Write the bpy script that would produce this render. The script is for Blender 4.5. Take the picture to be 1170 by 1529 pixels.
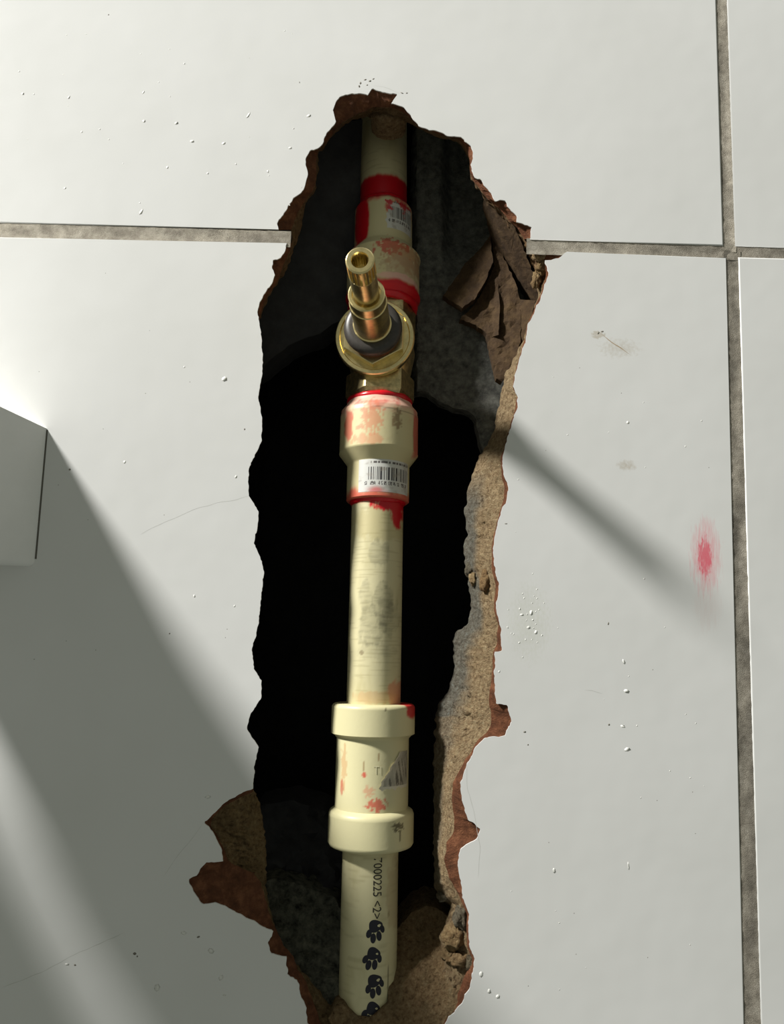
import bpy, bmesh, math, random
from mathutils import Vector, Matrix, noise
from mathutils.geometry import delaunay_2d_cdt

random.seed(7)
for o in list(bpy.data.objects):
    bpy.data.objects.remove(o)
scene = bpy.context.scene
COL = scene.collection
MM = 0.001

# ------------------------------------------------------------------ camera
W, H, FPX = 1170.0, 1529.0, 1130.0
PITCH, YAW, ROLL = math.atan(149.0 / FPX), math.radians(0.6), 0.034
Z0 = FPX / 3.8 * MM                      # distance along the optical axis to the wall
CENTRE = Vector((0, 0, 1.1))
_F = Vector((-math.sin(YAW) * math.cos(PITCH), math.cos(YAW) * math.cos(PITCH), math.sin(PITCH)))
_R0 = Vector((math.cos(YAW), math.sin(YAW), 0))
_U0 = _R0.cross(_F)
_R = _R0 * math.cos(ROLL) + _U0 * math.sin(ROLL)
_U = -_R0 * math.sin(ROLL) + _U0 * math.cos(ROLL)
CAM = CENTRE - _F * Z0
cd = bpy.data.cameras.new('camera')
cam = bpy.data.objects.new('camera', cd)
COL.objects.link(cam)
cam.matrix_world = Matrix(((_R.x, _U.x, -_F.x, CAM.x), (_R.y, _U.y, -_F.y, CAM.y), (_R.z, _U.z, -_F.z, CAM.z), (0, 0, 0, 1)))
cd.sensor_fit = 'HORIZONTAL'
cd.sensor_width = 36.0
cd.lens = FPX / W * 36.0
cd.clip_start = 0.005
scene.camera = cam


def P(px, py, d=0.0):
    """world point seen at photo pixel (px, py) on the plane d mm behind the tile face"""
    v = _F * FPX + _R * (px - W / 2) - _U * (py - H / 2)
    return CAM + v * ((d * MM - CAM.y) / v.y)


# ------------------------------------------------------------------ light
TIP = P(537, 388, -50)
SHADOW_END = P(1030, 893, 0)
LDIR = (TIP - SHADOW_END).normalized()
LAMP = TIP + LDIR * 1.9
ld = bpy.data.lights.new('work_lamp', 'POINT')
ld.energy = 330.0
ld.shadow_soft_size = 0.098
ld.color = (1.0, 0.985, 0.945)
lo = bpy.data.objects.new('work_lamp', ld)
COL.objects.link(lo)
lo.location = LAMP

world = bpy.data.worlds.new('world')
scene.world = world
world.use_nodes = True
bg = world.node_tree.nodes['Background']
bg.inputs[0].default_value = (0.95, 1.0, 0.87, 1)
bg.inputs[1].default_value = 0.21
scene.view_settings.view_transform = 'Standard'
scene.view_settings.look = 'None'
scene.view_settings.exposure = 0.0
scene.view_settings.gamma = 1.0
scene.view_settings.use_curve_mapping = False


# ------------------------------------------------------------------ helpers
def lerp(a, b, t):
    return a + (b - a) * t


def sstep(a, b, x):
    t = min(1, max(0, (x - a) / (b - a)))
    return t * t * (3 - 2 * t)


def n3(x, y, z=0.0):
    return noise.noise(Vector((x, y, z)))


def fbm(x, y, z=0.0, o=4):
    s, a, f = 0, 0.5, 1
    for _ in range(o):
        s += a * noise.noise(Vector((x * f, y * f, z * f)))
        a *= 0.55
        f *= 2.03
    return s


def mixc(a, b, t):
    return tuple(lerp(a[i], b[i], t) for i in range(3))


def srgb(r, g, b):
    return tuple(((c / 255.0) / 12.92 if c / 255.0 <= 0.04045 else ((c / 255.0 + 0.055) / 1.055) ** 2.4) for c in (r, g, b))


def link(name, me, mats, parent=None, mw=None, smooth=True):
    ob = bpy.data.objects.new(name, me)
    COL.objects.link(ob)
    for m in mats if isinstance(mats, (list, tuple)) else [mats]:
        me.materials.append(m)
    if smooth:
        for p in me.polygons:
            p.use_smooth = True
    if mw is not None:
        ob.matrix_basis = mw
    if parent is not None:
        ob.parent = parent
        q, up = parent, Matrix()
        while q is not None:
            up = q.matrix_basis.copy() if q.parent is None else q.matrix_parent_inverse @ q.matrix_basis
            if q.parent is not None:
                up = WORLD[q.name]
            break
        ob.matrix_parent_inverse = WORLD[parent.name].inverted()
    WORLD[ob.name] = mw.copy() if mw is not None else Matrix()
    return ob


WORLD = {}


def empty(name, loc, label, cat):
    ob = bpy.data.objects.new(name, None)
    COL.objects.link(ob)
    ob.empty_display_size = 0.02
    ob.location = loc
    ob['label'] = label
    ob['category'] = cat
    WORLD[ob.name] = Matrix.Translation(loc)
    return ob


def mesh(verts, faces, cols=None, name='mesh'):
    me = bpy.data.meshes.new(name)
    me.from_pydata([tuple(v) for v in verts], [], faces)
    if cols is not None:
        at = me.color_attributes.new('Col', 'FLOAT_COLOR', 'POINT')
        flat = []
        for c in cols:
            flat += [c[0], c[1], c[2], 1.0]
        at.data.foreach_set('color', flat)
    me.update()
    return me


def resample(pts, n):
    """n points at equal arc length along an open polyline"""
    L = [0.0]
    for a, b in zip(pts, pts[1:]):
        L.append(L[-1] + math.dist(a, b))
    out, k = [], 0
    for i in range(n):
        s = L[-1] * i / (n - 1)
        while k < len(L) - 2 and L[k + 1] < s:
            k += 1
        t = (s - L[k]) / max(1e-9, L[k + 1] - L[k])
        out.append(tuple(lerp(pts[k][j], pts[k + 1][j], t) for j in range(len(pts[0]))))
    return out


def sharpen(ob, ang=35):
    bm = bmesh.new()
    bm.from_mesh(ob.data)
    for e in bm.edges:
        if len(e.link_faces) == 2 and e.calc_face_angle() > math.radians(ang):
            e.smooth = False
    bm.to_mesh(ob.data)
    bm.free()


# ------------------------------------------------------------------ materials
def new_mat(name, rough=0.6, metal=0.0, spec=0.5):
    m = bpy.data.materials.new(name)
    m.use_nodes = True
    nt = m.node_tree
    b = nt.nodes['Principled BSDF']
    b.inputs['Roughness'].default_value = rough
    b.inputs['Metallic'].default_value = metal
    b.inputs['Specular IOR Level'].default_value = spec
    return m, nt, b


def nd(nt, kind, **kw):
    n = nt.nodes.new(kind)
    for k, v in kw.items():
        if k in n.inputs:
            n.inputs[k].default_value = v
        else:
            setattr(n, k, v)
    return n


def ramp(nt, src, stops):
    r = nt.nodes.new('ShaderNodeValToRGB')
    e = r.color_ramp.elements
    while len(e) < len(stops):
        e.new(0.5)
    for i, (p, c) in enumerate(stops):
        e[i].position = p
        e[i].color = (c[0], c[1], c[2], 1)
    nt.links.new(src, r.inputs[0])
    return r.outputs[0]


def pos_noise(nt, scale, detail=4, stretch=None, rough=0.6):
    g = nt.nodes.new('ShaderNodeNewGeometry')
    src = g.outputs['Position']
    if stretch:
        mp = nt.nodes.new('ShaderNodeMapping')
        mp.inputs['Scale'].default_value = stretch
        nt.links.new(src, mp.inputs['Vector'])
        src = mp.outputs[0]
    n = nd(nt, 'ShaderNodeTexNoise', Scale=scale, Detail=detail, Roughness=rough)
    nt.links.new(src, n.inputs['Vector'])
    return n.outputs['Fac']


def mixrgb(nt, fac, a, b):
    m = nt.nodes.new('ShaderNodeMix')
    m.data_type = 'RGBA'
    for sock, v in ((m.inputs[0], fac), (m.inputs[6], a), (m.inputs[7], b)):
        if isinstance(v, (int, float)):
            sock.default_value = v
        elif isinstance(v, tuple):
            sock.default_value = (v[0], v[1], v[2], 1)
        else:
            nt.links.new(v, sock)
    return m.outputs[2]


def math_n(nt, op, a, b=None, clamp=False):
    m = nt.nodes.new('ShaderNodeMath')
    m.operation = op
    m.use_clamp = clamp
    for i, v in enumerate((a, b)):
        if v is None:
            continue
        if isinstance(v, (int, float)):
            m.inputs[i].default_value = v
        else:
            nt.links.new(v, m.inputs[i])
    return m.outputs[0]


def bump(nt, b, src, strength, dist):
    bp = nd(nt, 'ShaderNodeBump', Strength=strength, Distance=dist)
    nt.links.new(src, bp.inputs['Height'])
    nt.links.new(bp.outputs[0], b.inputs['Normal'])


def rough_mat(name, stops, scale, bump_s=0.6, bump_d=0.0008, bscale=2600, rough=0.9, attr=False):
    m, nt, b = new_mat(name, rough, 0, 0.2)
    c = ramp(nt, pos_noise(nt, scale, 6, None, 0.7), stops)
    if attr:
        a = nt.nodes.new('ShaderNodeAttribute')
        a.attribute_name = 'Col'
        mm = nt.nodes.new('ShaderNodeMix')
        mm.data_type = 'RGBA'
        mm.blend_type = 'MULTIPLY'
        mm.inputs[0].default_value = 1
        nt.links.new(c, mm.inputs[6])
        nt.links.new(a.outputs['Color'], mm.inputs[7])
        c = mm.outputs[2]
    nt.links.new(c, b.inputs['Base Color'])
    bump(nt, b, pos_noise(nt, bscale, 5, None, 0.75), bump_s, bump_d)
    return m


# white glaze with the flat marks wiped on it
def make_glaze():
    m, nt, b = new_mat('tile_glaze', 0.27, 0, 0.25)
    base = ramp(nt, pos_noise(nt, 14, 3), [(0.3, (0.71, 0.71, 0.69)), (0.7, (0.75, 0.75, 0.735))])
    geo = nt.nodes.new('ShaderNodeNewGeometry')
    sep = nt.nodes.new('ShaderNodeSeparateXYZ')
    nt.links.new(geo.outputs['Position'], sep.inputs[0])
    X, Z = sep.outputs[0], sep.outputs[2]

    def ell(px, py, rx, ry, soft, ns, st, amt):
        c = P(px, py)
        ex = math_n(nt, 'POWER', math_n(nt, 'ABSOLUTE', math_n(nt, 'DIVIDE', math_n(nt, 'SUBTRACT', X, c.x), rx * MM / 3.8)), 2.0)
        ez = math_n(nt, 'POWER', math_n(nt, 'ABSOLUTE', math_n(nt, 'DIVIDE', math_n(nt, 'SUBTRACT', Z, c.z), ry * MM / 3.8)), 2.0)
        e = math_n(nt, 'SUBTRACT', 1.0, math_n(nt, 'ADD', ex, ez))
        no = math_n(nt, 'MULTIPLY', math_n(nt, 'SUBTRACT', pos_noise(nt, ns, 4, st), 0.5), amt)
        return math_n(nt, 'MULTIPLY', math_n(nt, 'ADD', e, no), soft, clamp=True)
    pink = ell(1053, 830, 25, 62, 0.75, 420, (3.2, 1, 0.35), 2.6)
    base = mixrgb(nt, math_n(nt, 'MULTIPLY', pink, 0.8), base, (0.74, 0.30, 0.33))
    red = ell(1052, 832, 12, 34, 1.3, 700, (2.2, 1, 0.5), 3.6)
    base = mixrgb(nt, math_n(nt, 'MULTIPLY', red, 0.75), base, (0.72, 0.09, 0.14))
    tail = ell(1056, 905, 24, 42, 0.7, 500, (3.0, 1, 0.25), 2.4)
    base = mixrgb(nt, math_n(nt, 'MULTIPLY', tail, 0.22), base, (0.60, 0.40, 0.36))
    chalk = ell(790, 930, 34, 62, 0.8, 900, (1.4, 1, 0.7), 4.0)
    base = mixrgb(nt, math_n(nt, 'MULTIPLY', chalk, 0.45), base, (0.62, 0.63, 0.55))
    for a in ((893, 500, 12, 7, 1.5, 900, (1, 1, 1), 3.4), (925, 520, 34, 16, 0.5, 700, (1, 1, 1), 4.0), (935, 695, 16, 9, 0.8, 700, (1, 1, 1), 3.0)):
        base = mixrgb(nt, math_n(nt, 'MULTIPLY', ell(*a), 0.5), base, (0.42, 0.35, 0.24))
    # faint grime freckles
    fr = math_n(nt, 'MULTIPLY', math_n(nt, 'SUBTRACT', pos_noise(nt, 900, 2), 0.765), 14.0, clamp=True)
    base = mixrgb(nt, math_n(nt, 'MULTIPLY', fr, 0.5), base, (0.30, 0.29, 0.26))
    nt.links.new(base, b.inputs['Base Color'])
    bump(nt, b, pos_noise(nt, 38, 2), 0.35, 0.0006)
    return m


M_GLAZE = make_glaze()
M_TERRA = rough_mat('terracotta', [(0.25, srgb(66, 42, 28)), (0.5, srgb(104, 65, 44)), (0.8, srgb(150, 102, 72))], 260, 0.9, 0.0009, 1700, 0.92)
M_MORTAR = rough_mat('mortar', [(0.30, srgb(84, 66, 46)), (0.44, srgb(152, 128, 96)), (0.60, srgb(178, 156, 120)), (0.80, srgb(212, 198, 168))], 640, 1.0, 0.0034, 820, 0.95, attr=True)
M_CONC = rough_mat('old_concrete', [(0.3, srgb(62, 62, 60)), (0.5, srgb(104, 104, 98)), (0.75, srgb(140, 140, 132))], 280, 0.9, 0.001, 1500, 0.95)
M_DARK = rough_mat('cavity_shade', [(0.3, (0.008, 0.008, 0.009)), (0.7, (0.016, 0.016, 0.017))], 60, 0.4, 0.001, 500, 0.95)  # near-black colour stands in for the deep shade inside the hole
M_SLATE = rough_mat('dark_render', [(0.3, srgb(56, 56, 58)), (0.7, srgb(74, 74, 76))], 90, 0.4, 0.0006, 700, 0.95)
M_BRICK = rough_mat('clay_brick', [(0.25, srgb(44, 33, 23)), (0.5, srgb(64, 49, 33)), (0.8, srgb(90, 72, 48))], 150, 0.7, 0.0008, 700, 0.92)
M_RUBBLE = rough_mat('grey_rubble', [(0.32, srgb(40, 42, 38)), (0.5, srgb(108, 108, 96)), (0.8, srgb(160, 158, 140))], 300, 1.0, 0.0015, 1100, 0.95)
M_GROUT = rough_mat('grout', [(0.2, srgb(92, 87, 79)), (0.5, srgb(150, 144, 133)), (0.8, srgb(188, 183, 172))], 190, 0.8, 0.0006, 2400, 0.9, attr=True)


def attr_mat(name, rough, spec=0.5, bs=0.0, bscale=900):
    m, nt, b = new_mat(name, rough, 0, spec)
    a = nt.nodes.new('ShaderNodeAttribute')
    a.attribute_name = 'Col'
    nt.links.new(a.outputs['Color'], b.inputs['Base Color'])
    if bs:
        bump(nt, b, pos_noise(nt, bscale, 3), bs, 0.0003)
    return m


M_CPVC = attr_mat('cpvc_plastic', 0.42, 0.45, 0.15, 500)
M_LABEL = attr_mat('printed_label', 0.45)


def plain(name, c, rough, metal=0.0, spec=0.5, vary=0.0, scale=600):
    m, nt, b = new_mat(name, rough, metal, spec)
    if vary:
        col = ramp(nt, pos_noise(nt, scale, 4), [(0.3, tuple(x * (1 - vary) for x in c)), (0.7, tuple(min(1, x * (1 + vary)) for x in c))])
        nt.links.new(col, b.inputs['Base Color'])
    else:
        b.inputs['Base Color'].default_value = (*c, 1)
    return m


M_BRASS = plain('brass', (0.80, 0.66, 0.33), 0.3, 1.0, 0.5, 0.16, 420)
M_BRASSD = plain('cast_brass', (0.60, 0.49, 0.25), 0.42, 1.0, 0.5, 0.3, 500)
M_RUBBER = plain('rubber_ring', srgb(62, 58, 54), 0.42, 0, 0.5, 0.2)
M_GASKET = plain('fibre_gasket', srgb(120, 62, 48), 0.7, 0, 0.4, 0.2)
M_INK = plain('pipe_ink', srgb(26, 26, 38), 0.5, 0, 0.4)
M_INKT = plain('stamp_ink', srgb(52, 48, 40), 0.6, 0, 0.4)
M_RED = plain('red_solvent', srgb(200, 20, 34), 0.28, 0, 0.5, 0.15, 300)
M_CERAM = plain('white_enamel', (0.86, 0.86, 0.84), 0.35, 0, 0.5, 0.03, 60)
M_SPECK = plain('cement_speck', srgb(220, 220, 214), 0.5, 0, 0.4, 0.15, 900)
M_SPECKD = plain('dark_speck', srgb(120, 116, 106), 0.8)
M_FILM = plain('torn_film', srgb(150, 146, 136), 0.35, 0, 0.5, 0.3, 900)

# ------------------------------------------------------------------ hole outlines (traced on the tile face)
# each segment: A broken glaze edge, T edge of the fired-clay body, I inner lip of the mortar (px, px, depth mm)
SEG = []
SEG.append(dict(tile='U',
  A=[(416,343),(413,335),(437,297),(452,284),(459,262),(456,237),(462,226),(480,217),(488,198),(501,181)],
  T=[(434,343),(442,322),(453,302),(468,284),(472,262),(472,237),(474,226),(486,214),(494,203),(505,190)],
  I=[(442,366,13),(452,331,13),(455,305,13),(472,282,13),(476,230,14),(490,210,14),(503,197,15)]))
SEG.append(dict(tile='U',
  A=[(501,181),(497,164),(505,145),(518,141),(531,139),(548,141),(556,132),(574,138),(594,139),(587,149),(584,155),(604,160),(613,172),(625,188)],
  T=[(505,190),(512,182),(522,176),(535,170),(545,166),(556,160),(570,160),(582,160),(592,163),(600,168),(608,172),(616,180),(626,191)],
  I=[(503,197,15),(522,181,16),(548,173,18),(562,184,19),(582,188,19),(608,182,17),(627,193,14)]))
SEG.append(dict(tile='U',
  A=[(625,188),(642,194),(655,196),(668,203),(685,203),(702,217),(707,230),(702,247),(708,264),(719,269),(732,288),(740,301),(746,298),(754,299),(757,309),(772,322),(772,331),(794,339),(791,357)],
  T=[(626,191),(644,197),(668,205),(682,207),(695,219),(701,240),(702,260),(708,272),(722,290),(735,304),(748,315),(762,331),(776,346),(782,357)],
  I=[(627,193,14),(659,207,13),(685,213,12),(700,238,11),(703,268,10),(722,296,10),(745,320,10),(764,343,10),(784,376,11)]))
SEG.append(dict(tile='G',
  A=[(791,357),(846,376)], T=[(782,357),(800,376)], I=[(784,376,11),(790,388,11)]))
SEG.append(dict(tile='L',
  A=[(846,376),(832,386),(812,389),(819,406),(810,437),(801,457),(788,485),(784,511),(775,536),(769,558),(766,577),(773,592)],
  T=[(800,376),(806,384),(808,392),(816,408),(808,437),(799,457),(787,485),(782,511),(774,536),(768,558),(765,577),(771,592)],
  I=[(790,388,11),(800,412,12),(803,438,12),(796,468,13),(782,505,14),(770,530,15),(753,560,17),(747,590,18)]))
SEG.append(dict(tile='L',
  A=[(773,592),(773,603),(768,621),(758,650),(753,672),(749,687),(753,713),(760,728),(756,746),(749,760),(740,794),(736,816),(738,850),(745,875),(740,910),(747,931),(749,973),(738,974)],
  T=[(771,592),(770,603),(766,621),(757,650),(751,672),(747,687),(749,713),(753,728),(752,746),(747,760),(738,794),(734,816),(734,850),(740,875),(737,910),(743,931),(742,958),(736,974)],
  I=[(747,590,18),(741,620,20),(738,642,21),(724,668,22),(711,692,22),(704,712,22),(698,733,22),(693,763,22),(698,800,22),(691,816,22),(698,871,23),(704,897,24),(698,931,24),(683,940,26),(676,957,27)]))
SEG.append(dict(tile='L',
  A=[(738,974),(739,991),(738,1016),(740,1050),(757,1053),(764,1076),(753,1098),(723,1102),(710,1115)],
  T=[(736,974),(735,991),(733,1016),(729,1045),(733,1065),(732,1085),(724,1096),(714,1104),(707,1114)],
  I=[(676,957,27),(678,999,26),(668,1033,25),(651,1055,25),(648,1102,25)]))
SEG.append(dict(tile='L',
  A=[(710,1115),(702,1132),(698,1140),(687,1168),(689,1194),(698,1222),(717,1239),(713,1252),(687,1267),(683,1292),(689,1322),(690,1339)],
  T=[(707,1114),(698,1130),(690,1142),(676,1168),(674,1194),(678,1222),(678,1239),(667,1258),(663,1285),(670,1310),(684,1335)],
  I=[(648,1102,25),(647,1160,24),(647,1258,22),(648,1325,20),(656,1336,18)]))
SEG.append(dict(tile='L',
  A=[(690,1339),(700,1365),(699,1386),(700,1412),(709,1433),(702,1472),(687,1502),(670,1519),(664,1529),(645,1560),(600,1580)],
  T=[(684,1335),(697,1365),(696,1386),(697,1412),(704,1433),(692,1462),(680,1490),(667,1510),(655,1529),(640,1555),(600,1572)],
  I=[(656,1336,18),(674,1350,15),(666,1375,14),(656,1400,14),(665,1432,11),(655,1470,10),(640,1505,9),(610,1540,8),(580,1560,8)]))
SEG.append(dict(tile='L',
  A=[(600,1580),(540,1580),(490,1560),(459,1529),(457,1506),(448,1485),(444,1463),(429,1455),(427,1429),(405,1425),(400,1410),(407,1391)],
  T=[(600,1572),(540,1570),(500,1552),(478,1527),(470,1502),(462,1482),(456,1463),(444,1448),(438,1428),(424,1412),(417,1398),(411,1386)],
  I=[(580,1560,8),(545,1535,8),(530,1516,9),(499,1508,10),(465,1465,11),(431,1427,12),(411,1390,13)]))
SEG.append(dict(tile='L',
  A=[(407,1391),(375,1374),(345,1359),(324,1348),(303,1350),(292,1339),(281,1314),(296,1303),(307,1288),(333,1286),(330,1267),(320,1247),(305,1228),(333,1200),(358,1186),(377,1177)],
  T=[(411,1386),(404,1372),(399,1352),(393,1330),(388,1316),(378,1304),(364,1298),(350,1292),(340,1284),(334,1267),(324,1247),(309,1229),(335,1204),(360,1190),(379,1182)],
  I=[(411,1390,13),(398,1335,15),(397,1258,16),(390,1210,16),(383,1185,15)]))
_mid = [(377,1177),(380,1151),(379,1145),(386,1115),(368,1089),(373,1068),(390,1042),(390,1016),(379,999),(376,969),(386,931),(390,888),(394,854),(390,837),(379,811),(384,786),(386,763),(371,740),(371,700),(381,678),(390,659),(391,625),(385,591),(391,560),(392,541),(390,502),(384,464)]
SEG.append(dict(tile='L', A=_mid,
  T=[(379,1182)] + [(x - 9, y) for x, y in _mid[1:-1]] + [(390,466)],
  I=[(383,1185,15)] + [(x - 38, y, 20) for x, y in _mid[1:-1]] + [(390,472,14)]))
SEG.append(dict(tile='L',
  A=[(384,464),(392,442),(407,420),(410,412),(406,400),(408,388),(420,385),(426,372),(428,363)],
  T=[(390,466),(397,446),(410,426),(417,412),(421,400),(424,390),(429,383),(434,372),(436,363)],
  I=[(390,472,14),(399,446,13),(423,410,13),(436,382,13)]))
SEG.append(dict(tile='G', A=[(428,363),(416,343)], T=[(436,363),(434,343)], I=[(436,382,13),(442,366,13)]))

RING = []       # (A px, T px, I px, I depth, tile code)
for si, s in enumerate(SEG):
    L = sum(math.dist(a, b) for a, b in zip(s['A'], s['A'][1:]))
    n = max(4, int(L / 3.2))
    A, T, I = resample(s['A'], n), resample(s['T'], n), resample(s['I'], n)
    for i in range(n - 1):
        RING.append([A[i], T[i], I[i], s['tile'], si])
for k, r in enumerate(RING):
    amp = 0.5 if r[4] == 11 else 1.0
    jx, jy = amp * 2.2 * n3(k * 0.31, 3.1), amp * 2.2 * n3(k * 0.31, 9.7)
    r[0] = (r[0][0] + jx + random.uniform(-.5, .5), r[0][1] + jy + random.uniform(-.5, .5))
    jx, jy = 1.5 * n3(k * 0.23, 13.1), 1.5 * n3(k * 0.23, 19.7)
    r[1] = (r[1][0] + jx, r[1][1] + jy)
    jx, jy = amp * 3.0 * n3(k * 0.27, 23.1), amp * 3.0 * n3(k * 0.27, 29.7)
    r[2] = (r[2][0] + jx, r[2][1] + jy, r[2][2])

# ------------------------------------------------------------------ wall: cavity behind the tiles
def box_inside(x0, x1, z0, z1, y0, y1, step=0.012):
    vs, fs = [], []

    def grid(o, u, v, nu, nv):
        b = len(vs)
        for j in range(nv + 1):
            for i in range(nu + 1):
                p = o + u * (i / nu) + v * (j / nv)
                q = p + Vector((fbm(p.z * 60, p.y * 60, 1), fbm(p.x * 60, p.z * 60, 5), fbm(p.x * 60, p.y * 60, 8))) * 0.004
                vs.append(q if 0 < i < nu and 0 < j < nv else p)
        for j in range(nv):
            for i in range(nu):
                a = b + j * (nu + 1) + i
                fs.append((a, a + 1, a + nu + 2, a + nu + 1))
    X, Y, Z = Vector((x1 - x0, 0, 0)), Vector((0, y1 - y0, 0)), Vector((0, 0, z1 - z0))
    o = Vector((x0, y0, z0))
    nx, ny, nz = [max(2, int(v.length / step)) for v in (X, Y, Z)]
    grid(o + Y, X, Z, nx, nz)
    grid(o, Y, Z, ny, nz)
    grid(o + X, Z, Y, nz, ny)
    grid(o, X, Y, nx, ny)
    grid(o + Z, Y, X, ny, nx)
    return mesh(vs, fs)


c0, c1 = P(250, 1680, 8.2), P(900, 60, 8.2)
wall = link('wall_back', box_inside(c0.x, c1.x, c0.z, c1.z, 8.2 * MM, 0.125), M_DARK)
wall['kind'] = 'structure'
wall['label'] = 'white tiled wall with a ragged hole broken open around the pipe'

# ------------------------------------------------------------------ tiles
def line_x(p, q, z):
    return lerp(p.x, q.x, (z - p.z) / (q.z - p.z))


def line_z(p, q, x):
    return lerp(p.z, q.z, (x - p.x) / (q.x - p.x))


TB = (P(0, 333.5), P(1080, 367))       # lower edge of the upper row
TT = (P(0, 354.5), P(1083, 384.5))     # upper edge of the lower row
VUL, VUR = (P(1069, 0), P(1080, 366)), (P(1085, 0), P(1097, 366))
VLL, VLR = (P(1084, 384), P(1111, 1529)), (P(1102, 384), P(1136, 1529))
TW, TH, GAP = 0.335, 0.45, 0.0048


def corner(hl, vl):
    z = hl[0].z
    for _ in range(6):
        x = line_x(vl[0], vl[1], z)
        z = line_z(hl[0], hl[1], x)
    return (x, z)


def shifted(l, dx=0, dz=0):
    return (l[0] + Vector((dx, 0, dz)), l[1] + Vector((dx, 0, dz)))


def tile_mesh(corners, broken=None, nb=0):
    """corners: bl, br, tr, tl (x, z). broken: ring items replacing part of the edge; runs after corner index nb"""
    cx = sum(c[0] for c in corners) / 4
    cz = sum(c[1] for c in corners) / 4
    pts = []                                 # (point, inset vector, ring item or None)
    for i in range(4):
        c = corners[i]
        ins = Vector((1 if c[0] < cx else -1, 0, 1 if c[1] < cz else -1))
        pts.append((Vector((c[0], 0, c[1])), ins, None))
        if broken and i == nb:
            sgn = 1 if corners[nb][1] < cz else -1
            for k, r in enumerate(broken):
                pts.append((P(*r[0]), Vector((0, 0, 0)), r))
            _ = sgn
    vs, fs, mats = [], [], []
    rb = 0.55 * MM
    rings = []
    for k in range(5):
        a = math.pi / 2 * k / 4
        ring = []
        for p, ins, r in pts:
            if r is None:
                q = p + ins * rb * (1 - math.sin(a)) + Vector((0, rb * (1 - math.cos(a)), 0))
            else:
                q = p + Vector((0, 0.55 * MM * k / 4, 0))
            ring.append(len(vs))
            vs.append(q)
        rings.append(ring)
    n = len(pts)
    for t, dd in ((0.45, 1.6), (1.0, 3.6), (1.0, 5.6), (0.96, 8.0)):
        ring = []
        for i, (p, ins, r) in enumerate(pts):
            if r is None:
                q = Vector((p.x, dd * MM, p.z))
            else:
                a2, t2 = r[0], r[1]
                d2 = dd + 0.9 * fbm(a2[0] * .06, a2[1] * .06, dd)
                tt = t + (0.18 * n3(a2[0] * .1, a2[1] * .1, dd) if t < 1 else 0)
                q = P(lerp(a2[0], t2[0], tt), lerp(a2[1], t2[1], tt), max(0.8, d2))
            ring.append(len(vs))
            vs.append(q)
        rings.append(ring)
    res = delaunay_2d_cdt([Vector((vs[i].x, vs[i].z)) for i in rings[0]], [], [list(range(n))], 1, 1e-7)
    if len(res[0]) == n:
        for f in res[2]:
            fs.append(tuple(rings[0][res[3][v][0]] for v in f))
            mats.append(0)
    else:
        base = len(vs)
        for v in res[0]:
            vs.append(Vector((v.x, 0, v.y)))
        for f in res[2]:
            fs.append(tuple(base + v for v in f))
            mats.append(0)
    for k in range(len(rings) - 1):
        for i in range(n):
            j = (i + 1) % n
            fs.append((rings[k][i], rings[k + 1][i], rings[k + 1][j], rings[k][j]))
            mats.append(0 if k < 4 or (pts[i][2] is None and pts[j][2] is None) else 1)
    me = mesh(vs, fs)
    me.polygons.foreach_set('material_index', mats)
    bm = bmesh.new()
    bm.from_mesh(me)
    bmesh.ops.recalc_face_normals(bm, faces=bm.faces)
    bm.to_mesh(me)
    bm.free()
    return me


def add_tile(corners, broken=None, nb=0):
    me = tile_mesh(corners, broken, nb)
    ob = link('tile', me, [M_GLAZE, M_TERRA], wall, smooth=False)
    for p in me.polygons:
        p.use_smooth = p.material_index == 0 and abs(p.normal.y) < 0.995
    return ob


UL = shifted(VUL, -TW)
LL = shifted(VLL, -TW)
UT = shifted(TB, 0, TH)
LB = shifted(TT, 0, -TH)
up_path = [r for r in RING if r[3] == 'U'] + [[(791, 357), (782, 357), None, 'U', 0]]
low_path = [r for r in RING if r[3] == 'L'] + [[(428, 363), (436, 363), None, 'L', 0]]
# corner order is bl, br, tr, tl: the broken run of the upper tile lies on its bottom edge, left to right
main_upper = add_tile([corner(TB, UL), corner(TB, VUL), corner(UT, VUL), corner(UT, UL)], up_path, 0)
main_lower = add_tile([corner(LB, LL), corner(LB, VLL), corner(TT, VLL), corner(TT, LL)], low_path, 2)
add_tile([corner(TB, VUR), corner(TB, shifted(VUR, TW)), corner(UT, shifted(VUR, TW)), corner(UT, VUR)])
add_tile([corner(LB, VLR), corner(LB, shifted(VLR, TW)), corner(shifted(TT, 0, .0004), shifted(VLR, TW)), corner(shifted(TT, 0, .0004), VLR)])
add_tile([corner(TB, shifted(UL, -GAP - TW)), corner(TB, shifted(UL, -GAP)), corner(UT, shifted(UL, -GAP)), corner(UT, shifted(UL, -GAP - TW))])
add_tile([corner(LB, shifted(LL, -GAP - TW)), corner(LB, shifted(LL, -GAP)), corner(TT, shifted(LL, -GAP)), corner(TT, shifted(LL, -GAP - TW))])

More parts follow.
